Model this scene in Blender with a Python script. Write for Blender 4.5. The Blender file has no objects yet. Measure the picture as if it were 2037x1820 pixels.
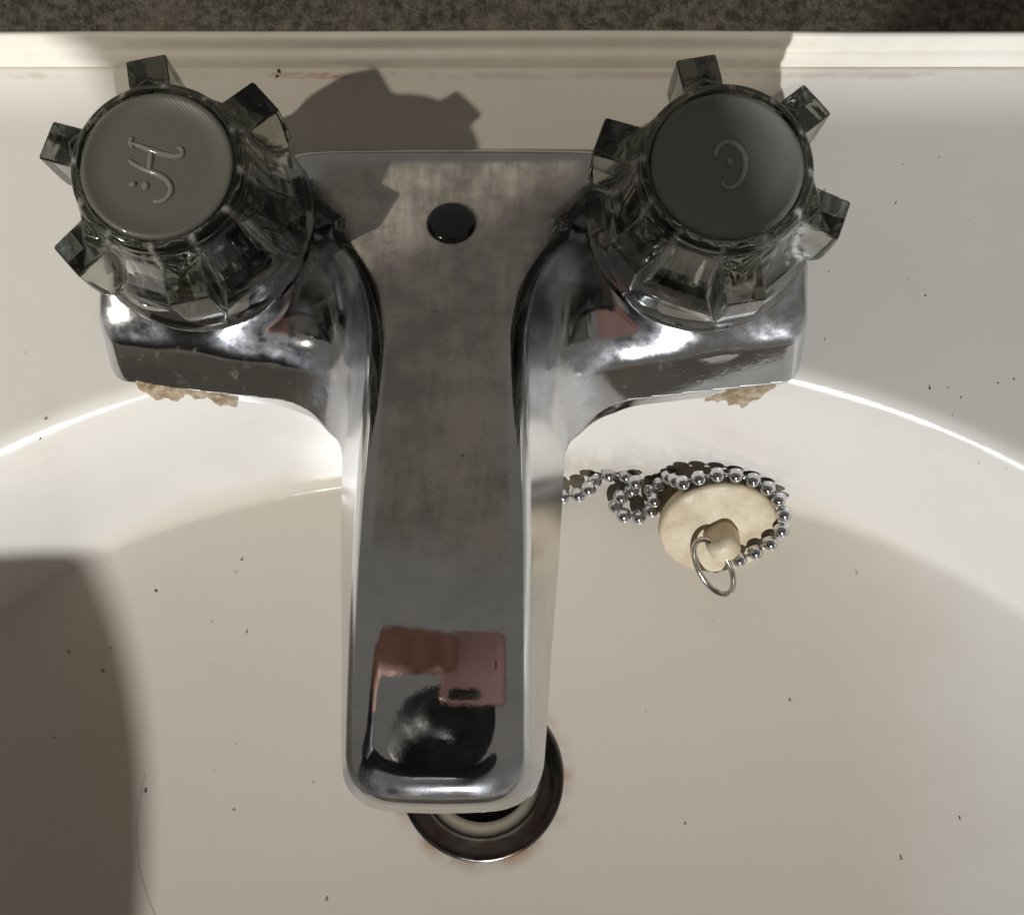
import bpy, bmesh, math, random
import numpy as np
from mathutils import Vector, Matrix, Quaternion

random.seed(7); np.random.seed(7)
S = 0.001                      # everything below is worked out in millimetres
scene = bpy.context.scene
col = scene.collection

# ------------------------------------------------------------------ camera
cam_d = bpy.data.cameras.new('camera'); cam = bpy.data.objects.new('camera', cam_d); col.objects.link(cam)
cam.location = (12.5*S, 0, 240*S)
cam.rotation_euler = (math.radians(7.5), 0, 0)
cam_d.sensor_fit = 'HORIZONTAL'; cam_d.sensor_width = 36
cam_d.lens = 36*2197/2037
cam_d.clip_start = 0.005; cam_d.clip_end = 50
scene.camera = cam

# ------------------------------------------------------------------ light
world = bpy.data.worlds.new('World'); scene.world = world; world.use_nodes = True
bg = world.node_tree.nodes['Background']
bg.inputs[0].default_value = (1.0, 0.93, 0.84, 1); bg.inputs[1].default_value = 0.145

def lamp(name, direction, dist, power, radius, colour, target=(0, 30, 0)):
    d = Vector(direction).normalized()
    l = bpy.data.lights.new(name, 'POINT'); l.energy = power; l.shadow_soft_size = radius; l.color = colour
    o = bpy.data.objects.new(name, l); col.objects.link(o)
    o.location = (Vector(target) + d*dist)*S
    return o
lamp('side_lamp', (-.60, -.28, .75), 1600, 40, .016, (1.0, .93, .80))
lamp('front_lamp', (.05, -.88, .475), 1700, 126, .014, (.935, .96, 1.0))

vs = scene.view_settings
vs.view_transform = 'Standard'; vs.look = 'None'; vs.exposure = 0.0; vs.gamma = 1.0; vs.use_curve_mapping = False
cy = scene.cycles
cy.max_bounces = 14; cy.transmission_bounces = 12; cy.glossy_bounces = 8; cy.diffuse_bounces = 5
cy.caustics_refractive = False; cy.caustics_reflective = False
cy.sample_clamp_indirect = 6.0
cy.use_denoising = True

# ------------------------------------------------------------------ helpers
def smin(a, b, k):
    h = np.maximum(k-np.abs(a-b), 0)/k
    return np.minimum(a, b)-h*h*k*.25
def smax(a, b, k): return -smin(-a, -b, k)

def tag(o, label=None, cat=None, group=None, kind=None):
    if label: o['label'] = label
    if cat: o['category'] = cat
    if group: o['group'] = group
    if kind: o['kind'] = kind
    return o
def empty(name, loc=(0, 0, 0)):
    o = bpy.data.objects.new(name, None); col.objects.link(o); o.location = Vector(loc)*S
    o.empty_display_size = .01
    return o
def link(name, me, mat, parent=None, loc=None, rot=None):
    o = bpy.data.objects.new(name, me); col.objects.link(o)
    if mat and not me.materials: me.materials.append(mat)
    if loc is not None: o.location = Vector(loc)*S
    if rot is not None: o.rotation_euler = rot
    if parent: o.parent = parent
    return o
def mesh(name, verts, faces, smooth=True, normals=None, attr=None):
    me = bpy.data.meshes.new(name)
    v = np.asarray(verts, float)*S
    me.from_pydata(v.tolist() if len(v) < 3000 else [tuple(q) for q in v], [], [tuple(int(i) for i in f) for f in faces])
    me.polygons.foreach_set('use_smooth', [smooth]*len(me.polygons))
    if attr is not None:
        for n, arr in attr.items():
            a = me.attributes.new(n, 'FLOAT', 'POINT'); a.data.foreach_set('value', np.asarray(arr, np.float32))
    me.update()
    if normals is not None: me.normals_split_custom_set_from_vertices([tuple(n) for n in normals])
    return me
def lathe(profile, n=64, flute=None):
    vs_, fs = [], []
    for r, z in profile:
        for k in range(n):
            a = 2*math.pi*k/n
            vs_.append((r*math.cos(a), r*math.sin(a), z))
    m = len(profile)
    for i in range(m-1):
        for k in range(n):
            fs.append((i*n+k, i*n+(k+1) % n, (i+1)*n+(k+1) % n, (i+1)*n+k))
    if profile[-1][0] < 1e-3 or True:
        pass
    return vs_, fs
def tube(pts, r, n=10, closed=False, cap=True):
    pts = [Vector(p) for p in pts]; m = len(pts); vs_, fs = [], []
    up = Vector((0, 0, 1)); prev = None
    for i, p in enumerate(pts):
        if closed: t = pts[(i+1) % m]-pts[i-1]
        else: t = pts[min(i+1, m-1)]-pts[max(i-1, 0)]
        t.normalize()
        if prev is None:
            a = t.cross(up)
            if a.length < .05: a = t.cross(Vector((1, 0, 0)))
        else: a = prev-t*prev.dot(t)
        a.normalize(); prev = a; b = t.cross(a)
        rr = r[i] if isinstance(r, (list, tuple)) else r
        for k in range(n):
            q = 2*math.pi*k/n; vs_.append(p+(a*math.cos(q)+b*math.sin(q))*rr)
    for i in range(m if closed else m-1):
        j = (i+1) % m
        for k in range(n): fs.append((i*n+k, i*n+(k+1) % n, j*n+(k+1) % n, j*n+k))
    if cap and not closed:
        fs.append(tuple(range(n-1, -1, -1))); fs.append(tuple((m-1)*n+k for k in range(n)))
    return [tuple(v) for v in vs_], fs
def merge(*parts):
    V, Fc = [], []
    for v, f in parts:
        o = len(V); V += list(v); Fc += [tuple(i+o for i in q) for q in f]
    return V, Fc
def smooth_path(P, step):
    P = [Vector(p) for p in P]; out = []
    for i in range(len(P)-1):
        p0, p1, p2, p3 = P[max(i-1, 0)], P[i], P[i+1], P[min(i+2, len(P)-1)]
        for k in range(12):
            t = k/12
            out.append(.5*((2*p1)+(-p0+p2)*t+(2*p0-5*p1+4*p2-p3)*t*t+(-p0+3*p1-3*p2+p3)*t**3))
    out.append(P[-1])
    res = [out[0]]; acc = 0
    for a, b in zip(out, out[1:]):
        L = (b-a).length
        while acc+L >= step:
            a = a+(b-a)*((step-acc)/L); res.append(a.copy()); L = (b-a).length; acc = 0
        acc += L
    return res

def surface_nets(sdf, lo, hi, h, iters=4):
    """a smooth mesh of the zero level of sdf, vertices pulled onto it, normals from its gradient"""
    ax = [np.arange(lo[i], hi[i]+h, h) for i in range(3)]
    n = [len(a) for a in ax]
    X, Y, Z = np.meshgrid(*ax, indexing='ij')
    D = sdf(X, Y, Z); In = D < 0
    c = np.zeros([k-1 for k in n], np.int8)
    for i in (0, 1):
        for j in (0, 1):
            for k in (0, 1):
                c += In[i:n[0]-1+i, j:n[1]-1+j, k:n[2]-1+k]
    act = (c > 0) & (c < 8)
    idx = -np.ones(act.shape, np.int64); ids = np.argwhere(act); idx[act] = np.arange(len(ids))
    P = np.stack([ax[i][ids[:, i]]+h/2 for i in range(3)], 1)
    def grad(P, e=h*.12):
        g = np.empty_like(P)
        for i in range(3):
            a = P.copy(); b = P.copy(); a[:, i] += e; b[:, i] -= e
            g[:, i] = (sdf(*a.T)-sdf(*b.T))/(2*e)
        return g
    P0 = P.copy()
    for _ in range(iters):
        g = grad(P); d = sdf(*P.T)
        st = g*(d/np.maximum((g*g).sum(1), .05))[:, None]
        L = np.linalg.norm(st, axis=1); st *= np.minimum(1, h*.8/np.maximum(L, 1e-9))[:, None]
        P = P-st
    P = np.clip(P, P0-h*1.1, P0+h*1.1)
    g = grad(P); N = g/np.maximum(np.linalg.norm(g, axis=1), 1e-9)[:, None]
    quads = []
    for a in range(3):
        b, cc = (a+1) % 3, (a+2) % 3
        s0 = [slice(1, n[i]-1) for i in range(3)]; s0[a] = slice(0, n[a]-1)
        s1 = list(s0); s1[a] = slice(1, n[a])
        A0, A1 = In[tuple(s0)], In[tuple(s1)]
        for flip, m in ((False, A0 & ~A1), (True, ~A0 & A1)):
            e = np.argwhere(m)
            if not len(e): continue
            for i in range(3):
                if i != a: e[:, i] += 1
            q = []
            for db, dc in ((0, 0), (-1, 0), (-1, -1), (0, -1)):
                t = e.copy(); t[:, b] += db; t[:, cc] += dc
                q.append(idx[t[:, 0], t[:, 1], t[:, 2]])
            q = np.stack(q, 1)
            # cell offsets (0,0)->( -1,0)->(-1,-1)->(0,-1) run counter-clockwise seen from +a
            quads.append(q if not flip else q[:, ::-1])
    Q = np.concatenate(quads)
    return P, Q, N

# ------------------------------------------------------------------ materials
class NT:
    def __init__(self, name):
        self.m = bpy.data.materials.new(name); self.m.use_nodes = True
        self.t = self.m.node_tree; self.b = self.t.nodes['Principled BSDF']; self.out = self.t.nodes['Material Output']
        self.tc = self.n('ShaderNodeTexCoord')
    def n(self, typ, **kw):
        nd = self.t.nodes.new(typ)
        for k, v in kw.items(): setattr(nd, k, v)
        return nd
    def l(self, a, b): self.t.links.new(a, b)
    def set(self, **kw):
        for k, v in kw.items():
            k = k.replace('_', ' ')
            s = self.b.inputs[k]
            s.default_value = (*v, 1) if isinstance(v, tuple) and len(v) == 3 else v
    def noise(self, scale, detail=3, rough=.55, vec=None, stretch=None):
        nd = self.n('ShaderNodeTexNoise'); nd.inputs['Scale'].default_value = scale
        nd.inputs['Detail'].default_value = detail; nd.inputs['Roughness'].default_value = rough
        v = vec or self.tc.outputs['Object']
        if stretch:
            mp = self.n('ShaderNodeMapping'); mp.inputs['Scale'].default_value = stretch; self.l(v, mp.inputs[0]); v = mp.outputs[0]
        self.l(v, nd.inputs['Vector']); return nd.outputs['Fac']
    def ramp(self, fac, stops):
        nd = self.n('ShaderNodeValToRGB'); e = nd.color_ramp.elements
        while len(e) < len(stops): e.new(.5)
        for el, (p, c) in zip(e, stops):
            el.position = p; el.color = (*c, 1) if isinstance(c, tuple) else (c, c, c, 1)
        self.l(fac, nd.inputs[0]); return nd.outputs[0]
    def math(self, op, a, b=None, c=None):
        nd = self.n('ShaderNodeMath', operation=op)
        for i, v in enumerate((a, b, c)):
            if v is None: continue
            if isinstance(v, (int, float)): nd.inputs[i].default_value = v
            else: self.l(v, nd.inputs[i])
        return nd.outputs[0]
    def mapr(self, v, a, b, c=0., d=1.):
        nd = self.n('ShaderNodeMapRange', interpolation_type='SMOOTHSTEP')
        for i, q in enumerate((a, b, c, d)): nd.inputs[i+1].default_value = q
        self.l(v, nd.inputs[0]); return nd.outputs[0]
    def mix(self, fac, a, b):
        nd = self.n('ShaderNodeMix', data_type='RGBA')
        for s, v in ((nd.inputs[0], fac), (nd.inputs[6], a), (nd.inputs[7], b)):
            if isinstance(v, (int, float)): s.default_value = v
            elif isinstance(v, tuple): s.default_value = (*v, 1)
            else: self.l(v, s)
        return nd.outputs[2]
    def xyz(self):
        s = self.n('ShaderNodeSeparateXYZ'); self.l(self.tc.outputs['Object'], s.inputs[0]); return s.outputs
    def bump(self, h, strength, dist):
        nd = self.n('ShaderNodeBump'); nd.inputs['Strength'].default_value = strength; nd.inputs['Distance'].default_value = dist
        self.l(h, nd.inputs['Height']); self.l(nd.outputs[0], self.b.inputs['Normal']); return nd

def mat_ceramic():
    t = NT('glazed_ceramic')
    n1 = t.noise(9, 4); n2 = t.noise(55, 5, .6)
    base = t.mix(t.mapr(n1, .35, .7), (.655, .615, .55), (.685, .65, .59))
    base = t.mix(t.math('MULTIPLY', t.mapr(n2, .55, .8), .22), base, (.60, .54, .45))
    smear = t.noise(26, 6, .72, stretch=(1, .45, 1))
    base = t.mix(t.math('MULTIPLY', t.mapr(smear, .52, .75), .28), base, (.50, .45, .37))
    x, y, z = t.xyz()
    floor_tint = t.mapr(t.math('ADD', z, t.math('MULTIPLY', t.noise(30, 4), .012)), -.040, -.058)  # lower part of the bowl tinted a darker beige
    base = t.mix(t.math('MULTIPLY', floor_tint, t.mapr(n1, .2, .8, .7, 1)), base, (.56, .495, .40))
    # reddish-brown line of dirt along the joint with the splash strip
    d = t.math('ABSOLUTE', t.math('SUBTRACT', y, .0893))
    line = t.mapr(d, .0002, .0011, 1, 0)
    nl = t.noise(160, 4, .7, stretch=(.35, 1, 1))
    seg = t.math('MULTIPLY', t.mapr(x, -.048, -.040), t.mapr(x, -.020, -.012, 1, 0))
    line = t.math('MULTIPLY', line, t.mapr(nl, .40, .58))
    base = t.mix(t.math('MULTIPLY', line, .35), base, (.35, .25, .17))
    base = t.mix(t.math('MULTIPLY', t.math('MULTIPLY', line, seg), .75), base, (.50, .16, .09))
    # tiny dark specks of dirt
    vo = t.n('ShaderNodeTexVoronoi'); vo.inputs['Scale'].default_value = 95; t.l(t.tc.outputs['Object'], vo.inputs['Vector'])
    sp = t.mapr(vo.outputs['Distance'], .03, .065, 1, 0)
    cs = t.n('ShaderNodeSeparateColor'); t.l(vo.outputs['Color'], cs.inputs[0])
    sp = t.math('MULTIPLY', sp, t.mapr(cs.outputs[0], .88, 1.0))
    base = t.mix(t.math('MULTIPLY', sp, .8), base, (.16, .13, .10))
    # rust halo round the waste
    dx = t.math('SUBTRACT', x, .004); dy = t.math('ADD', y, .0783)
    rr = t.math('SQRT', t.math('ADD', t.math('MULTIPLY', dx, dx), t.math('MULTIPLY', dy, dy)))
    halo = t.math('MULTIPLY', t.mapr(rr, .0225, .0275, 1, 0), t.mapr(t.noise(120, 4), .35, .65))
    base = t.mix(t.math('MULTIPLY', halo, .75), base, (.36, .20, .10))
    t.l(base, t.b.inputs['Base Color'])
    r = t.math('ADD', t.mapr(t.noise(40, 4), .3, .75, .10, .22), t.math('MULTIPLY', t.mapr(smear, .5, .7), .10))
    t.l(r, t.b.inputs['Roughness'])
    t.set(IOR=1.5, Coat_Weight=.15, Coat_Roughness=.05)
    t.bump(t.noise(22, 2), .12, .0006)
    return t.m

def mat_chrome():
    t = NT('worn_chrome')
    x, y, z = t.xyz()
    geo = t.n('ShaderNodeNewGeometry'); sn = t.n('ShaderNodeSeparateXYZ'); t.l(geo.outputs['Normal'], sn.inputs[0])
    # dull, scrubbed lime film on the flat of the spout, clear chrome at its nose
    ax = t.math('ABSOLUTE', x)
    ye = t.math('ADD', y, t.math('MULTIPLY', t.math('SUBTRACT', t.noise(70, 3), .5), .022))
    film = t.math('MULTIPLY', t.mapr(sn.outputs[2], .88, .93), t.mapr(ye, .006-.0775, .012-.0775))
    film = t.math('MULTIPLY', film, t.mapr(z, .019, .0225))
    film = t.math('MULTIPLY', film, t.mapr(t.math('ADD', ax, t.math('MULTIPLY', t.noise(90, 3), .008)), .028, .034, 1, 0))
    streak = t.noise(520, 3, .6, stretch=(1, .10, .3))
    blot = t.noise(75, 5, .65)
    fine = t.noise(900, 3, .6)
    film_n = t.math('MULTIPLY', film, t.math('ADD', t.math('MULTIPLY', t.mapr(streak, .35, .65), .16), t.math('ADD', .40, t.math('MULTIPLY', blot, .6))))
    # chalky film along the front edges, with their bluish highlight painted in
    edge = t.math('MULTIPLY', t.mapr(sn.outputs[1], -.10, -.30, 0, 1), t.mapr(sn.outputs[1], -.78, -.62, 0, 1))
    haze_glint = t.math('MULTIPLY', edge, t.mapr(t.noise(150, 5, .7), .25, .75, .2, 1))
    nose_glare = t.math('MULTIPLY', t.mapr(y, -.094, -.102), t.mapr(t.noise(110, 4, .6), .42, .68))  # mottled glare on the nose, painted in as pale blotches
    nose_glare = t.math('MULTIPLY', nose_glare, t.mapr(sn.outputs[2], .6, .8))
    spots = t.mapr(t.noise(240, 4, .7), .56, .70)
    dirt = t.math('ADD', t.math('MULTIPLY', film_n, .95), t.math('ADD', t.math('MULTIPLY', haze_glint, .22), t.math('ADD', t.math('MULTIPLY', spots, .10), t.math('MULTIPLY', nose_glare, .16))))
    dirt = t.math('MINIMUM', dirt, .9)
    rough = t.math('ADD', t.mapr(blot, .3, .8, .025, .09), t.math('ADD', t.math('MULTIPLY', film, .24), t.math('ADD', t.math('MULTIPLY', haze_glint, .30), t.mapr(t.math('ABSOLUTE', sn.outputs[0]), .6, .85, 0, .14))))
    t.l(rough, t.b.inputs['Roughness'])
    t.l(t.mix(t.mapr(blot, .35, .7), (.60, .61, .63), (.72, .73, .75)), t.b.inputs['Base Color'])
    t.set(Metallic=1.0)
    t.bump(t.math('ADD', fine, t.math('MULTIPLY', blot, 2)), .02, .0003)
    d = t.n('ShaderNodeBsdfPrincipled'); d.inputs['Roughness'].default_value = .5
    t.l(t.mix(t.math('MULTIPLY', streak, blot), (.115, .10, .085), (.30, .275, .245)), d.inputs['Base Color'])
    d2 = t.mix(haze_glint, (.2, .18, .155), (.62, .64, .70))
    pit = t.math('MULTIPLY', t.mapr(t.noise(1300, 2, .6), .64, .72), t.mapr(t.noise(60, 3), .42, .62))
    pal = t.mapr(t.noise(330, 3, .7), .60, .70)
    mx0 = t.mix(t.math('GREATER_THAN', haze_glint, .05), t.mix(t.mapr(t.math('ADD', t.math('MULTIPLY', blot, .75), t.math('MULTIPLY', streak, .25)), .36, .62), (.36, .315, .27), (.82, .77, .70)), d2)
    mx0 = t.mix(t.math('MULTIPLY', pal, .5), mx0, (.75, .72, .67))
    mx0 = t.mix(t.math('MULTIPLY', pit, .75), mx0, (.10, .085, .07))
    t.l(mx0, d.inputs['Base Color'])
    ms = t.n('ShaderNodeMixShader'); t.l(dirt, ms.inputs[0]); t.l(t.b.outputs[0], ms.inputs[1]); t.l(d.outputs[0], ms.inputs[2])
    t.l(ms.outputs[0], t.out.inputs[0])
    return t.m

def mat_acrylic():
    t = NT('smoked_acrylic')
    t.set(Base_Color=(.93, .935, .90), Roughness=.04, IOR=1.49, Transmission_Weight=1.0)
    va = t.n('ShaderNodeVolumeAbsorption'); va.inputs[0].default_value = (.40, .415, .36, 1); va.inputs[1].default_value = 95
    t.l(va.outputs[0], t.out.inputs['Volume'])
    at = t.n('ShaderNodeAttribute', attribute_name='lime')
    f = t.math('MULTIPLY', at.outputs['Fac'], t.mapr(t.noise(420, 4, .75), .34, .56))
    f = t.math('MULTIPLY', f, t.mapr(t.noise(70, 3), .34, .5))
    d = t.n('ShaderNodeBsdfPrincipled'); d.inputs['Base Color'].default_value = (.70, .70, .66, 1); d.inputs['Roughness'].default_value = .7
    ms = t.n('ShaderNodeMixShader'); t.l(t.math('MULTIPLY', f, .75), ms.inputs[0]); t.l(t.b.outputs[0], ms.inputs[1]); t.l(d.outputs[0], ms.inputs[2])
    t.l(ms.outputs[0], t.out.inputs[0])
    t.l(t.mapr(t.noise(60, 4), .35, .75, .015, .12), t.b.inputs['Roughness'])
    t.bump(t.noise(150, 3), .06, .0004)
    return t.m

def mat_simple(name, colr, rough, metallic=0., bump=None, var=None, coat=0., **kw):
    t = NT(name); t.set(Roughness=rough, Metallic=metallic, Coat_Weight=coat, **kw)
    if var:
        f = t.noise(var[0], 4, .65); t.l(t.mix(t.mapr(f, .32, .7), colr, var[1]), t.b.inputs['Base Color'])
        t.l(t.mapr(t.noise(var[0]*2.3, 3), .3, .75, rough*.8, min(1, rough*1.3)), t.b.inputs['Roughness'])
    else: t.set(Base_Color=colr)
    if bump: t.bump(t.noise(bump[0], 4, .65), bump[1], bump[2])
    return t.m

def mat_disc():
    t = NT('grained_grey_plastic')
    wv = []
    for rot in (math.radians(45), math.radians(-45)):
        mp = t.n('ShaderNodeMapping'); mp.inputs['Rotation'].default_value = (0, 0, rot); t.l(t.tc.outputs['Object'], mp.inputs[0])
        w = t.n('ShaderNodeTexWave'); w.inputs['Scale'].default_value = 560; t.l(mp.outputs[0], w.inputs[0]); wv.append(w.outputs['Fac'])
    g = t.math('MULTIPLY', wv[0], wv[1])
    t.l(t.mix(g, (.165, .17, .15), (.21, .215, .19)), t.b.inputs['Base Color'])
    t.set(Roughness=.42, Coat_Weight=.6, Coat_Roughness=.05)
    t.bump(g, .16, .00015)
    return t.m

def mat_stone():
    t = NT('dark_stone')
    n1 = t.noise(60, 5, .7); n2 = t.noise(420, 5, .75); n3 = t.noise(1300, 3, .7)
    c = t.mix(t.mapr(n2, .36, .66), (.065, .06, .05), (.24, .22, .185))
    c = t.mix(t.math('MULTIPLY', t.mapr(n1, .45, .7), .5), c, (.24, .215, .175))
    c = t.mix(t.mapr(n3, .60, .70), c, (.03, .028, .025))
    t.l(c, t.b.inputs['Base Color']); t.set(Roughness=.8)
    t.bump(t.math('ADD', n2, n3), .7, .0012)
    return t.m

M_CER, M_CHR, M_ACR, M_DISC, M_STONE = mat_ceramic(), mat_chrome(), mat_acrylic(), mat_disc(), mat_stone()
M_BLACK = mat_simple('black_plastic', (.006, .006, .006), .16, coat=.5)
M_CLEAR = mat_simple('clear_relief', (.34, .34, .315), .10, coat=1.0)
M_STEM = mat_simple('handle_core', (.10, .098, .075), .38, var=(120, (.16, .155, .115)))
M_BALL = mat_simple('plated_chain', (.66, .67, .69), .07, 1.0)
M_WIRE = mat_simple('steel_wire', (.55, .53, .50), .16, 1.0, var=(300, (.36, .33, .28)))
M_RUB = mat_simple('aged_rubber', (.60, .51, .36), .55, bump=(260, .2, .0005), var=(85, (.42, .33, .20)))
M_PUT = mat_simple('old_putty', (.46, .38, .27), .8, bump=(700, .8, .0015), var=(420, (.24, .16, .08)))
M_DRAIN = mat_simple('tarnished_waste', (.15, .145, .14), .22, 1.0, bump=(200, .2, .0004), var=(110, (.11, .07, .05)))
M_DARK = mat_simple('waste_pipe', (.02, .018, .015), .5)
M_GRIT = mat_simple('grit', (.06, .05, .04), .8)
M_STRIP = mat_simple('splash_strip', (.80, .76, .67), .22, var=(45, (.74, .69, .58)), bump=(30, .1, .0005))
M_SKIN = mat_simple('skin', (.50, .27, .20), .5, var=(60, (.44, .22, .16)))
M_SLEEVE = mat_simple('dark_sleeve', (.03, .03, .035), .85)
M_PHONE = mat_simple('rose_metal', (.62, .38, .36), .35, .6)

# ------------------------------------------------------------------ the setting: counter and sink
def sink_z(x, y):
    x = np.asarray(x, float); y = np.asarray(y, float)
    A, B, cx, cyy = 190., 152., 9., -100.
    u = np.abs(x-cx)/A; v = np.abs(y-cyy)/B; n = 2.15
    rho = (u**n+v**n+1e-9)**(1/n)
    gx = rho**(1-n)*u**(n-1)/A; gy = rho**(1-n)*v**(n-1)/B
    d = (1-rho)/np.sqrt(gx*gx+gy*gy+1e-9)
    fl = -79.5+.0018*(x-4)**2+.0015*(y+52)**2
    wall = -6.5*(d-5.1)
    deck = .012*np.maximum(y-108, 0)**2-.35*np.exp(-((y-112)/9)**2)
    return smin(deck, smax(fl, wall, 9.), 80.)
DR = (4.0, -48.3)              # centre of the waste

def build_counter():
    bm = bmesh.new()
    x0, x1, y0, y1 = -420*S, 420*S, 121.6*S, 330*S
    nx, ny = 168, 42
    g = [[bm.verts.new((x0+(x1-x0)*i/nx, y0+(y1-y0)*j/ny, (-4+random.uniform(-.35, .35))*S)) for i in range(nx+1)] for j in range(ny+1)]
    for j in range(ny):
        for i in range(nx): bm.faces.new((g[j][i], g[j][i+1], g[j+1][i+1], g[j+1][i]))
    b = [bm.verts.new((x, y, -34*S)) for x, y in ((x0, y0), (x1, y0), (x1, y1), (x0, y1))]
    bm.faces.new((b[3], b[2], b[1], b[0]))
    bm.faces.new([b[0], b[1]]+[g[0][i] for i in range(nx, -1, -1)])
    bm.faces.new([b[2], b[3]]+[g[ny][i] for i in range(nx+1)])
    bm.faces.new([b[3], b[0]]+[g[j][0] for j in range(ny+1)])
    bm.faces.new([b[1], b[2]]+[g[j][nx] for j in range(ny, -1, -1)])
    me = bpy.data.meshes.new('counter'); bm.to_mesh(me); bm.free()
    for p in me.polygons: p.use_smooth = len(p.vertices) == 4
    tag(link('counter', me, M_STONE), 'dark speckled rough stone counter behind the sink', kind='structure')
build_counter()

def build_sink():
    root = empty('sink', (0, 30, 0))
    tag(root, 'cream glazed wash basin with curved bowl and flat rear deck', 'sink')
    xs = np.arange(-230, 250.1, 1.25); ys = np.concatenate([np.arange(-285, 120.5, 1.25), [121.2]])
    X, Y = np.meshgrid(xs, ys); Z = sink_z(X, Y)
    nx, ny = len(xs), len(ys)
    V = np.stack([X, Y-30, Z], 2).reshape(-1, 3)
    # the waste opening: pull the ring of vertices next to it onto a clean circle, drop the faces inside
    R = np.hypot(X-DR[0], Y-DR[1]).ravel()
    Fc = []
    keep = R > 20.5
    for j in range(ny-1):
        for i in range(nx-1):
            q = (j*nx+i, j*nx+i+1, (j+1)*nx+i+1, (j+1)*nx+i)
            if keep[q[0]] or keep[q[2]]: Fc.append(q)
    # skirt so that the basin is a body, not a sheet
    rim = [i for i in range(nx)]+[j*nx+nx-1 for j in range(1, ny)]+[(ny-1)*nx+i for i in range(nx-2, -1, -1)]+[j*nx for j in range(ny-2, 0, -1)]
    base = len(V); low = V[rim].copy(); low[:, 2] = -128
    V = np.concatenate([V, low]); m = len(rim)
    for k in range(m): Fc.append((rim[k], base+k, base+(k+1) % m, rim[(k+1) % m]))
    me = mesh('basin', V, Fc)
    link('basin', me, M_CER, root)
    # moulded strip at the back of the deck
    prof = [(121.0, -3), (121.0, .2), (121.15, 4.4), (121.5, 5.4), (122.3, 6.0), (122.9, 6.3), (123.1, 7.2), (123.2, 9.2), (123.5, 10.3), (124.2, 10.8), (125.0, 10.6), (125.4, 9.6), (125.4, -3.6)]
    V, Fc = [], []; xs = np.arange(-230, 250.1, 6); m = len(prof)
    for x in xs:
        w = .35*math.sin(x*.021+1)+.2*math.sin(x*.057)
        for k, (y, z) in enumerate(prof): V.append((x, y-30+(w*.3 if k > 1 else 0), z+(w*.25 if 1 < k < 11 else 0)))
    for i in range(len(xs)-1):
        for k in range(m-1): Fc.append((i*m+k, (i+1)*m+k, (i+1)*m+k+1, i*m+k+1))
    Fc.append(tuple(range(m-1, -1, -1))); Fc.append(tuple((len(xs)-1)*m+k for k in range(m)))
    me = mesh('splash_strip', V, [f[::-1] for f in Fc])
    link('splash_strip', me, M_STRIP, root)
build_sink()

def build_drain():
    z0 = float(sink_z(*DR))
    root = empty('waste_outlet', (DR[0], DR[1], z0))
    tag(root, 'round tarnished metal waste outlet in the bowl floor under the spout', 'drain')
    # the floor rises slightly away from the centre, the flange follows it
    prof = [(22.9, .0), (23.0, 1.4), (22.6, 1.9), (21.8, 1.9), (19.4, 1.2), (17.4, .3), (16.8, -.4), (16.6, -3), (16.6, -14)]
    v, f = lathe(prof, 72)
    link('flange', mesh('flange', v, f), M_DRAIN, root)
    v, f = lathe([(17.4, -2.6), (16.2, -2.0), (14.6, -2.6), (14.2, -6), (14.2, -9)], 64)  # pale ring standing in for the bright reflection inside the flange
    link('reflection_ring', mesh('reflection_ring', v, f), M_STRIP, root)
    v, f = lathe([(18.0, -8), (18.0, -30), (.01, -30)], 48)
    link('pipe', mesh('pipe', v, f), M_DARK, root)
    # cross bars of the grid
    parts = []
    for a in (0, math.pi/2):
        c, s = math.cos(a), math.sin(a)
        parts.append(tube([(-15*c, -15*s, -11), (0, 0, -11.6), (15*c, 15*s, -11)], 1.3, 8))
    v, f = merge(*parts)
    link('strainer_bar', mesh('strainer_bar', v, f), M_DRAIN, root)
build_drain()

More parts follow.
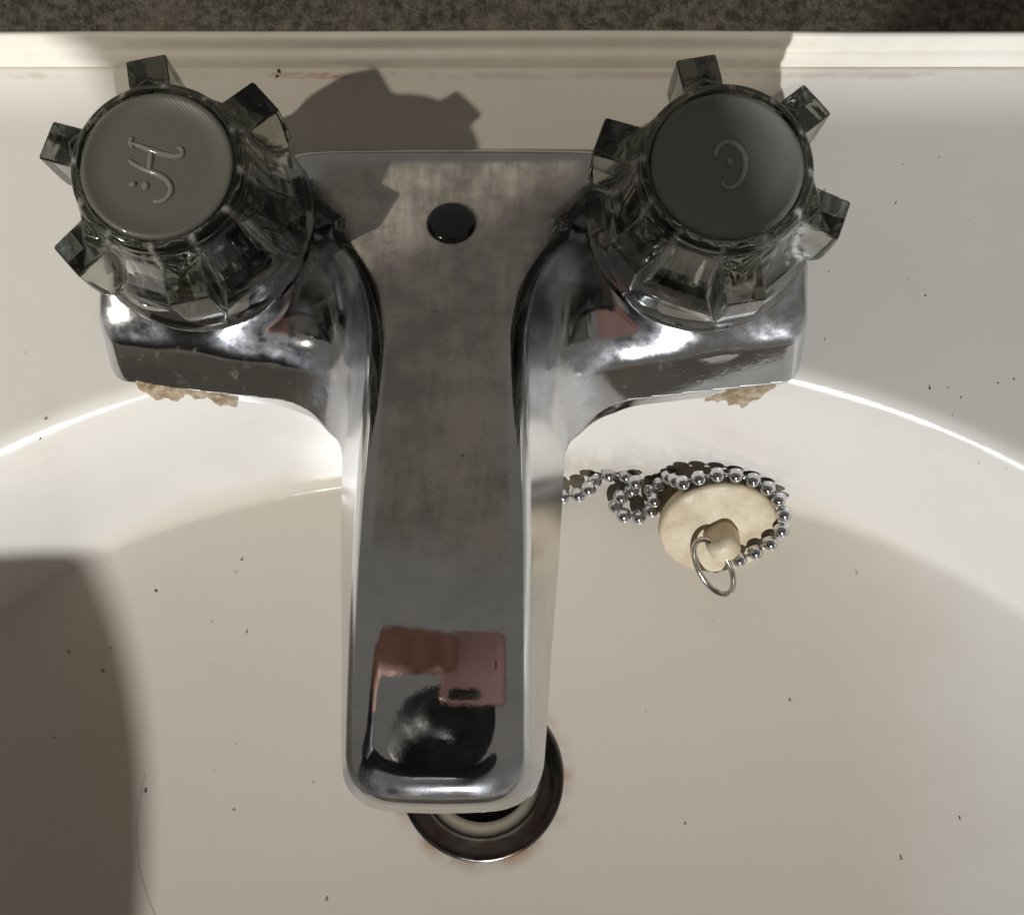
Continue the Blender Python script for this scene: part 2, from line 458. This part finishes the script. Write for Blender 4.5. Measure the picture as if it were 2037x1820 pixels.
# ------------------------------------------------------------------ faucet
FA = (0., 77.5, 0.)            # origin of the faucet: on the deck between the two handles
KX = 51.
def spout_top(y):
    z12 = 47.5
    lin = z12-(y-12)*.335
    yy = np.clip(y, -60, 12)
    par = z12+(.075)*(12-yy)+((12+15)**2-(yy+15)**2)/(2*105)
    return np.where(y > 12, lin, par)
def body_sdf(x, y, z):
    ax = np.sqrt(x*x+4)-2+.0*x
    # side arms
    df = (48.5-(72-ax)*.115+.70*np.maximum(z, 0)-y)*.82
    ds = (ax-(74.6-.10*z))
    db = y-92.6+.00035*x*x
    top = z-(14.6+.12*(y-70)-.0014*(y-76)**2)
    arm = smax(smax(ds, df, 4.5), db, 4.)
    arm = smax(arm, top, 3.4)
    # seats of the handles
    rk = np.hypot(ax-KX, y-77.5)
    ped = smax(rk-(18.5-.3*(z-18)), z-22.6, 3.)
    arm = smin(arm, ped, 5.)
    # spout
    zt = spout_top(y)
    crown = ((x+5)**2-25)/(2*180.)*np.clip((22-y)/14, 0, 1)+x*x/660*np.clip((y-8)/14, 0, 1)
    wt = 12.9-.4*np.exp(-((y-40)/16)**2)+4.*np.clip((y-52)/34, 0, 1)+5.5*np.exp(-((y-75)/9)**2)+10.*np.clip((y-77)/9, 0, 1)
    side = (ax-(wt+(zt-z)*(.195+.085*np.clip((y+10)/50, 0, 1))))*.965
    tp = (z-zt+crown)*.95
    zb = 36.5-(y+36)*.475
    bt = (zb-z)*.9
    fr = (-37.6+(z-36)*.30+x*x*.0045-y)*.957
    sp = smax(side, fr, 8.)
    sp = smax(sp, tp, 5.0)
    sp = smax(sp, y-90.6+.0004*x*x, 4.5)
    sp = smax(sp, bt, 2.0)
    k = 12.+3.*np.clip((66-y)/14, 0, 1)
    d = smin(arm, sp, k)
    # thin flange at the foot
    fl = smax(smax(smax(ds, df+2, 9.), db-.9, 6.), z-1.1, .8)
    d = np.minimum(d, fl)
    return np.maximum(d, -9.-z)

def build_faucet():
    root = empty('faucet', FA)
    tag(root, 'chrome two-handle basin faucet with broad spout and smoked handles on the sink deck', 'faucet')
    P, Q, N = surface_nets(body_sdf, (-80, -42, -10.5), (80, 100, 57), .75)
    P = P-np.array(FA)
    me = mesh('body', P, Q, normals=N)
    body = link('body', me, M_CHR, root)
    # aerator under the nose
    v, f = lathe([(.01, 0), (9.5, 0), (10.5, 1), (10.5, 9)], 40)
    link('aerator', mesh('aerator', v, f), M_BALL, root, (0, -22-FA[1], 27.5))
    # black button closing the hole of the lift rod
    yb = 75.5; zb = float(spout_top(np.array(yb)))
    v, f = lathe([(5.0, -1.0), (5.0, .25), (4.7, .75), (3.9, 1.2), (2.4, 1.55), (1.0, 1.7), (.01, 1.72)], 48)
    link('hole_plug', mesh('hole_plug', v, f), M_BLACK, root, (0.3, yb-FA[1], zb+.05), (-math.atan(.335), 0, 0))
    return root, body
FAUCET, BODY = build_faucet()

# handles: fluted smoked acrylic, six lugs
def knob_sdf(x, y, z):
    r = np.hypot(x, y); ph = np.arctan2(y, x); s6 = math.pi/3
    zz = np.array([-2, 0, 1.5, 3.5, 8, 14, 20, 25, 30.]); rr = np.array([23.0, 23.3, 23.5, 22.3, 19.2, 17.3, 16.6, 16.4, 16.2])
    zs = np.linspace(-2, 30, 65); rs = np.interp(zs, zz, rr); ker = np.ones(9)/9
    rs = np.convolve(np.pad(rs, 4, mode='edge'), ker, 'valid')
    R = np.interp(z, zs, rs)
    q6 = (ph % s6)-s6/2                                     # flat facets between the lugs
    uf = r*np.cos(q6)
    Rf = np.interp(z, [-2, 3, 9, 15, 21, 27], [25.5, 20.6, 18.5, 17.0, 16.2, 15.9])
    skirt = smax((r-R)*.9, z-4.6, .8)
    bod = smin(skirt, smax(smax((uf-Rf)*.95, r-22.6, .8), z-26.4, 1.0), .8)
    cap = smax(r-15.8, z-29.2, 1.6)
    cap = smax(cap, -smax(r-13.9, 28.3-z, .5), .5)          # shallow seat of the index disc
    bod = smin(bod, cap, .9)
    p = (ph+s6/2) % s6-s6/2
    u = r*np.cos(p); t = np.abs(r*np.sin(p))
    w = np.minimum(3.8, 1.3+np.maximum(z-1.0, 0)*.26)
    rib = smax((t-w)*.97, (z-(24.6-(u-16)*.16))*.99, .5)
    rib = smax(rib, u-24.0+.02*(z-20), .5)
    rib = smax(rib, (u-(24.3-(14.5-z)*.12))*.972, .5)
    rib = smax(rib, 12.-u, .5)
    d = smin(bod, rib, .7)
    d = np.maximum(d, -z)
    cz = np.interp(z, [-2, 0, 3, 8, 21], [19.8, 19.6, 17.2, 14.2, 12.0])
    cav = smax((r-(cz+.22*np.cos(ph*20)*np.clip((z-2)/3, 0, 1)))*.85, z-21.5, 1.2)
    return smax(d, -cav, .4)
def knob_mesh():
    P, Q, N = surface_nets(knob_sdf, (-26.5, -26.5, -.8), (26.5, 26.5, 30.2), .45)
    x, y, z = P.T
    r = np.hypot(x, y); ph = np.arctan2(y, x); s6 = math.pi/3
    p = (ph+s6/2) % s6-s6/2
    t = np.abs(r*np.sin(p)); w = np.minimum(3.8, 1.3+np.maximum(z-1, 0)*.26)
    R = np.interp(z, [0, 1.5, 3.5, 8, 14, 20, 25, 30.], [23.3, 23.5, 22.3, 19.2, 17.3, 16.6, 16.4, 16.2])
    out = r > 14.5
    corner = np.exp(-((t-w)/.55)**2)*np.exp(-np.maximum(r-R-1.2, 0)/.9)
    lip = np.exp(-((z-25.6)/.9)**2)*np.exp(-((r-16.9)/.7)**2)*(t > w)
    lime = np.clip((corner*.9+lip)*out, 0, 1)*(z > 3)
    return mesh('handle_shell', P, Q, normals=N, attr={'lime': lime})
KNOB = knob_mesh()

LET_H = [  # raised script letter, strokes in mm on the disc
    [(-4.6, 5.1), (-4.9, 4.3), (-4.6, 3.6), (-4.7, 3.0)],
    [(-4.7, 4.1), (-3.0, 3.5), (-1.0, 2.7), (1.5, 1.9), (3.6, 1.6), (4.5, 1.9), (4.4, 2.9), (3.6, 3.4)],
    [(-1.0, 2.7), (-1.15, 1.0), (-1.3, -1.1)],
    [(-4.9, .8), (-3.4, -.2), (-1.3, -1.1), (.6, -1.9), (2.1, -3.0), (2.8, -4.6), (2.2, -6.0), (.8, -6.8), (-.4, -6.6)],
    [(-2.4, -3.9), (-1.8, -3.5), (-1.6, -4.1), (-2.3, -4.3)],
    [(-4.6, -3.6), (-3.4, -3.5)]]
LET_C = [[(-2.0, 1.3), (-1.9, 2.6), (-.9, 3.9), (.5, 4.3), (2.0, 3.6), (3.0, 2.0), (3.2, 0), (2.7, -2.0), (1.7, -3.6), (.4, -4.3), (-.7, -3.9), (-1.1, -3.0)],
         [(-.1, .6), (.4, .9), (.5, .3), (0, .2)]]
def letter_mesh(name, strokes):
    parts = []
    for s in strokes:
        pts = smooth_path([(a, b, 0) for a, b in s], .25)
        parts.append(tube(pts, [.46 if len(pts) < 12 else .36+.18*math.sin(math.pi*min(1, i/(len(pts)-1))) for i in range(len(pts))], 10))
    v, f = merge(*parts)
    return mesh(name, v, f)

def build_handle(sign, rz, strokes, lab):
    kz = 22.0
    h = link('handle', KNOB, M_ACR, FAUCET, (sign*KX, 0, kz), (0, 0, rz)); h['label'] = lab
    v, f = lathe([(10.6, -1.2), (10.4, 6), (9.4, 14), (9.0, 21.0), (.01, 21.0)], 56)
    # fluted core seen through the acrylic
    v = [((x*(1+.05*math.cos(14*math.atan2(y, x)))), (y*(1+.05*math.cos(14*math.atan2(y, x)))), z) for x, y, z in v]
    link('core', mesh('core', v, f), M_STEM, h)
    v, f = lathe([(13.7, 28.0), (13.7, 28.9), (13.3, 29.25), (12.6, 29.3), (12.35, 29.05), (9, 29.12), (.01, 29.15)], 72)
    disc = link('index_disc', mesh('index_disc', v, f), M_DISC, h); disc.rotation_euler = (0, 0, -rz)
    l = link('letter', letter_mesh('letter', strokes), M_CLEAR, h); l.rotation_euler = (0, 0, -rz); l.location = (0, 0, 29.16*S)
build_handle(-1, math.radians(42), LET_H, 'smoked six-lug handle with raised letter H on its disc')
build_handle(1, math.radians(40), LET_C, 'smoked six-lug handle with raised letter C on its disc')

# ------------------------------------------------------------------ plug with ring
PLUG_C = (67.6, 19.0, -53.9); PLUG_T = math.radians(46)
def build_plug():
    root = empty('basin_plug', PLUG_C)
    tag(root, 'yellowed rubber basin plug with wire ring lying tilted in the bowl', 'plug')
    root.rotation_euler = (PLUG_T, 0, 0)
    v, f = lathe([(.01, -9.5), (9.2, -9.5), (10.0, -8.6), (10.8, -4.8), (14.7, -4.6), (15.6, -3.9), (15.9, -2.7), (15.8, -1.2), (15.5, -.45), (14.8, -.1), (12, .05), (.01, .1)], 64)
    link('disc', mesh('disc', v, f), M_RUB, root)
    # lug: a rounded upright tab with a hole through which the ring runs
    def lug(x, y, z):
        ca, sa = math.cos(-.95), math.sin(-.95)
        a = x*ca+y*sa; b = -x*sa+y*ca
        d = smax(np.abs(a)-4.1+.04*z, np.abs(b)-4.3+.05*z, 3.0)
        d = smax(d, z-8.2+.03*(x*x+y*y), 2.6)
        d = np.maximum(d, -1-z)
        return d
    P, Q, N = surface_nets(lug, (-7, -7, -1.6), (7, 7, 11), .4)
    link('lug', mesh('lug', P, Q, normals=N), M_RUB, root, (.6, -1.2, 0))
    # split ring: passes along b through the hole and droops forward
    ctr = Vector((-1.2, -8.6, 4.9)); n = 48; R = 9.6
    e1 = Vector((-.34, .93, -.12)).normalized(); e2 = Vector((.78, .28, .56)); e2 = (e2-e1*e2.dot(e1)).normalized()
    pts = [ctr+e1*(R*math.cos(2*math.pi*k/n))+e2*(R*.56*math.sin(2*math.pi*k/n)) for k in range(n)]
    v, f = tube(pts, .78, 12, closed=True)
    link('ring', mesh('ring', v, f), M_WIRE, root)
    return root
PLUG = build_plug()

# ------------------------------------------------------------------ ball chain
CHAIN_FLOOR = [(3.4, 30.0, -67.4), (8.0, 28.6, -67.6), (12.7, 27.8, -67.6), (17.3, 27.8, -67.4), (21.9, 28.3, -67.2), (26.7, 29.5, -66.6), (30.9, 29.8, -64.9), (33.5, 31.1, -61.7), (35.5, 33.8, -64.6), (39.2, 35.1, -62.3), (43.9, 34.6, -61.8), (46.1, 32.6, -58.6),
               (45.6, 31.0, -63.9), (42.4, 28.9, -61.9), (41.2, 26.7, -65.6), (43.2, 23.9, -63.0), (47.6, 23.7, -65.4), (50.7, 25.4, -62.9), (51.2, 27.8, -59.2), (51.0, 30.7, -63.1), (53.0, 32.2, -59.6)]
CH = [(54.6, 33.6, -54.6)]
_e = Vector((0, math.cos(PLUG_T), math.sin(PLUG_T))); _n = Vector((0, -math.sin(PLUG_T), math.cos(PLUG_T)))
for _p, _o in ((125, -2.6), (110, -2.4), (95, -2.2), (78, -2.0), (61, -1.7), (44, -1.2), (28, -.4), (12, .8)):
    _a = math.radians(_p); _r = 17.7 if _p > 20 else 17.0
    CH.append(tuple(Vector(PLUG_C)+Vector((1, 0, 0))*_r*math.cos(_a)+_e*_r*math.sin(_a)+_n*_o))
for _x, _y, _z in ((14.6, -.6, 2.2), (11.2, -4.4, 2.4), (6.8, -7.0, 2.8), (2.8, -9.4, 3.6)):
    CH.append(tuple(Vector(PLUG_C)+Vector((_x, 0, 0))+_e*_y+_n*_z))
def build_chain():
    pts = [Vector(p) for p in CHAIN_FLOOR]+smooth_path(CH, 4.75)
    root = empty('ball_chain', pts[0])
    tag(root, 'shiny metal ball chain lying in the bowl beside the rubber plug', 'chain')
    o0 = pts[0]
    bm = bmesh.new(); bmesh.ops.create_uvsphere(bm, u_segments=20, v_segments=12, radius=2.15*S)
    for fc in bm.faces: fc.smooth = True
    me = bpy.data.meshes.new('bead'); bm.to_mesh(me); bm.free(); me.materials.append(M_BALL)
    for p in pts:
        b = bpy.data.objects.new('bead', me); col.objects.link(b); b.parent = root; b.location = (p-o0)*S
    for a, b in zip(pts, pts[1:]):
        d = b-a
        v, f = tube([a-o0+d*.2, a-o0+d*.8], .48, 8)
        link('link_wire', mesh('link_wire', v, f), M_BALL, root)
build_chain()

# ------------------------------------------------------------------ putty squeezed out at the foot of the faucet
def putty(name, x0, x1, ydepth, seed, label):
    rnd = random.Random(seed); n = 46; V, Fc = [], []
    for i in range(n+1):
        t = i/n; x = x0+(x1-x0)*t
        yb = 48.5-(72-abs(x))*.115+1.2
        env = math.sin(math.pi*min(1, max(0, t)))**.5
        d = ydepth*env*(.55+.35*math.sin(t*6+seed)+.12*math.sin(t*31+seed*2)+.07*rnd.uniform(-1, 1))+.5
        d = max(d, .5)
        for k, (fy, h) in enumerate(((0, .6), (.35, .65), (.75, .45), (1.0, .08), (1.05, -.8))):
            y = yb-1.2-d*fy+(1.4 if k == 0 else 0); z = float(sink_z(x, y))+h*(1+.25*rnd.uniform(-1, 1)*(k < 4))
            V.append((x-x0, y-48, z))
    for i in range(n):
        for k in range(4): Fc.append((i*5+k, i*5+k+1, (i+1)*5+k+1, (i+1)*5+k))
    o = link(name, mesh(name, V, Fc), M_PUT, None, (x0, 48, 0))
    tag(o, label, 'putty')
putty('putty_bead', -70.5, -50, 3.6, 1, 'brown crumbly putty at the faucet foot below the H handle')
putty('putty_bead', 57, 71.5, 2.6, 4, 'brown putty at the faucet foot below the C handle')

# ------------------------------------------------------------------ grit and hair in the bowl
def build_grit():
    rnd = random.Random(3); V, Fc = [], []
    def crumb(x, y, s):
        z = float(sink_z(x, y)); o = len(V)
        P = [(rnd.uniform(-1, 1)*s, rnd.uniform(-1, 1)*s, rnd.uniform(0, 1)*s*.8) for _ in range(5)]+[(0, 0, s*.9)]
        for p in P: V.append((x+p[0], y+p[1], z+p[2]-.05))
        for q in ((0, 1, 5), (1, 2, 5), (2, 3, 5), (3, 4, 5), (4, 0, 5), (0, 2, 1), (0, 3, 2), (0, 4, 3)): Fc.append(tuple(o+i for i in q))
    for x, y, s in ((-84, 3, .75), (-95, -12, .5), (-97, -18, .5), (-61, -8, .5), (-86, -50, .75), (-62, 12, .5), (-70, -5, .35), (-40, 18, .35), (-108, -35, .45),
                    (105, 8, .6), (88, -26, .5), (114, -66, .6), (132, -83, .7), (60, -60, .4), (128, -55, .5), (-30, -35, .35), (-38, -80, .55), (50, -30, .35),
                    (-90, 40, .7), (-92, 36, .5), (105, 47, .5), (-41, 120.0, .8), (-41.3, 119.2, .6)):
        crumb(x, y, s)
    for _ in range(70):
        crumb(rnd.uniform(-140, 150), rnd.uniform(-90, 36), rnd.uniform(.10, .24))
    for _ in range(22):
        crumb(rnd.uniform(78, 125), rnd.uniform(30, 110), rnd.uniform(.12, .30))
    tag(link('grit', mesh('grit', V, Fc, smooth=False), M_GRIT), 'dark crumbs of grit scattered over the bowl and deck', kind='stuff')
    pts = []
    for k in range(30):
        t = k/29; x = -86+9*t*t-3*math.sin(t*3); y = -45-45*t
        pts.append((x, y, float(sink_z(x, y))+.12))
    v, f = tube(pts, .03, 5)
    tag(link('hair', mesh('hair', v, f), M_GRIT), 'single fine dark hair lying on the bowl floor', 'hair')
build_grit()

# ------------------------------------------------------------------ the photographer's phone and arms (seen in the chrome, and by their shadows)
def build_phone():
    root = empty('phone', (72, 23, 246))
    tag(root, 'rose coloured phone held flat above the faucet, mirrored in its spout', 'phone')
    def sd(x, y, z):
        d = np.hypot(np.maximum(np.abs(x)-61, 0), np.maximum(np.abs(y)-24.5, 0))-11
        return smax(d, np.abs(z)-3.5, 2.5)
    P, Q, N = surface_nets(sd, (-75, -38, -5), (75, 38, 5), 1.0)
    link('case', mesh('case', P, Q, normals=N), M_PHONE, root)
    v, f = lathe([(5.2, 0), (5.2, -1.1), (4.6, -1.5), (.01, -1.5)], 32)
    v = [(x+(6 if x > 0 else -6), y, z) for x, y, z in v]
    link('camera_window', mesh('camera_window', v, [q[::-1] for q in f]), M_BLACK, root, (-55, -25, -3.3))
    v, f = lathe([(5.8, 0), (5.8, -.25), (.01, -.3)], 28)
    v = [(x, y+(.9 if abs(x) < 1.8 and y < -3 else 0), z) for x, y, z in v]
    v2, f2 = lathe([(2.2, 0), (2.2, -.25), (.01, -.3)], 16)
    v2 = [(x+8.2, y*.5+.8+x*.3, z) for x, y, z in v2]
    v, f = merge((v, f), (v2, f2))
    link('logo', mesh('logo', v, [q[::-1] for q in f]), mat_simple('polished_logo', (.22, .13, .125), .2, .8), root, (-26, 2, -3.4))
build_phone()

def cone(x, y, z, a, b, r0, r1):
    a = np.array(a, float); b = np.array(b, float); d = b-a; L = d@d
    px, py, pz = x-a[0], y-a[1], z-a[2]
    t = np.clip((px*d[0]+py*d[1]+pz*d[2])/L, 0, 1)
    return np.sqrt((px-t*d[0])**2+(py-t*d[1])**2+(pz-t*d[2])**2)-(r0+(r1-r0)*t)
def limb_sdf(cones):
    def sd(x, y, z):
        if x.ndim == 3:                                   # the grid: each cone only touches its own box
            d = np.full(x.shape, 400.); ax = (x[:, 0, 0], y[0, :, 0], z[0, 0, :])
            for a, b, r0, r1, k in cones:
                m = max(r0, r1)+k+14
                sl = tuple(slice(*np.searchsorted(ax[i], (min(a[i], b[i])-m, max(a[i], b[i])+m))) for i in range(3))
                if any(q.start >= q.stop for q in sl): continue
                d[sl] = smin(d[sl], cone(x[sl], y[sl], z[sl], a, b, r0, r1), k)
            return d
        d = np.full(x.shape, 400.)
        for a, b, r0, r1, k in cones: d = smin(d, cone(x, y, z, a, b, r0, r1), k)
        return d
    return sd
def build_person():
    t = NT('skin_and_sleeve')
    at = t.n('ShaderNodeAttribute', attribute_name='sleeve')
    t.l(t.mix(t.mapr(at.outputs['Fac'], .45, .55), t.mix(t.noise(60, 3), (.50, .27, .20), (.42, .21, .155)), (.03, .03, .035)), t.b.inputs['Base Color'])
    t.set(Roughness=.55)
    o = np.array((-300., -420., -240.))
    # left arm: shoulder, elbow, wrist, hand closing on the side of the phone
    c = [((-420, -206, 425), (-172, -62, 318), 58, 43, 10), ((-172, -62, 318), (-84, 26, 268), 44, 27, 12), ((-84, 26, 268), (-50, 40, 256), 22, 18, 12)]
    c += [((-46, 34, 253), (-46, 50, 252), 13, 13, 8), ((-34, 30, 251), (-34, 50, 250), 12, 11, 10)]
    for y, l in ((26, 16), (34, 21), (42, 22), (50, 17)):
        c += [((-34, y, 251), (-18, y+1, 258), 8.5, 8, 4), ((-18, y+1, 258), (-6, y-1, 254), 8, 7.5, 3), ((-6, y-1, 254), (2+l*.2, y-2, 240.5), 7, 6.5, 3)]
    c += [((-46, 54, 257), (-36, 62, 264), 10, 9, 6), ((-36, 62, 264), (-18, 60, 264), 9, 8, 3), ((-18, 60, 264), (4, 54, 256), 8, 7, 3)]
    # torso, neck, head
    c += [((-400, -320, 400), (-350, -400, 40), 112, 118, 40), ((-350, -400, 40), (-340, -440, -230), 122, 130, 40), ((-112, -390, 146), (-320, -410, 90), 67, 100, 30)]
    c += [((-420, -206, 425), (-372, -262, 550), 60, 52, 25), ((-400, -310, 450), (-240, -260, 560), 100, 95, 40), ((-240, -260, 560), (150, -250, 590), 95, 88, 40)]
    c += [((-40, -210, 570), (-5, -110, 540), 74, 62, 30), ((0, -100, 545), (15, -40, 520), 82, 78, 20), ((10, -30, 470), (12, -25, 450), 46, 40, 20), ((25, 0, 468), (30, 4, 452), 11, 13, 8)]
    # right arm: shoulder, elbow out, hand held in front
    c += [((150, -250, 590), (70, -640, 520), 82, 50, 20), ((70, -640, 520), (22, -384, 268), 46, 26, 14), ((22, -384, 268), (18, -340, 246), 25, 24, 14)]
    c += [((-14, -326, 238), (44, -322, 238), 22, 22, 8)]
    for x in (-30, -10, 10, 30):
        c += [((x, -330, 248), (x-1, -300, 254), 11, 10, 8), ((x-1, -300, 254), (x-1, -288, 238), 10, 9.5, 3), ((x-1, -288, 238), (x, -304, 222), 9.5, 8.5, 3)]
    c += [((48, -334, 232), (58, -316, 230), 13, 11, 8), ((58, -316, 230), (46, -302, 226), 11, 9, 3)]
    c = [(np.array(a, float)-o, np.array(b, float)-o, r0, r1, k) for a, b, r0, r1, k in c]
    P, Q, N = surface_nets(limb_sdf(c), np.array((-560, -720, -240))-o, np.array((250, 90, 730))-o, 3.9)
    w = P+o
    skin = ((w[:, 0] > -110) & (w[:, 1] > -20) & (w[:, 2] < 320)) | ((w[:, 1] > -330) & (w[:, 0] > -60) & (w[:, 2] < 300))
    me = mesh('person', P, Q, normals=N, attr={'sleeve': (~skin).astype(float)})
    tag(link('person', me, t.m, None, o), 'person in a dark top leaning over the sink, holding a phone above the faucet', 'person')
build_person()
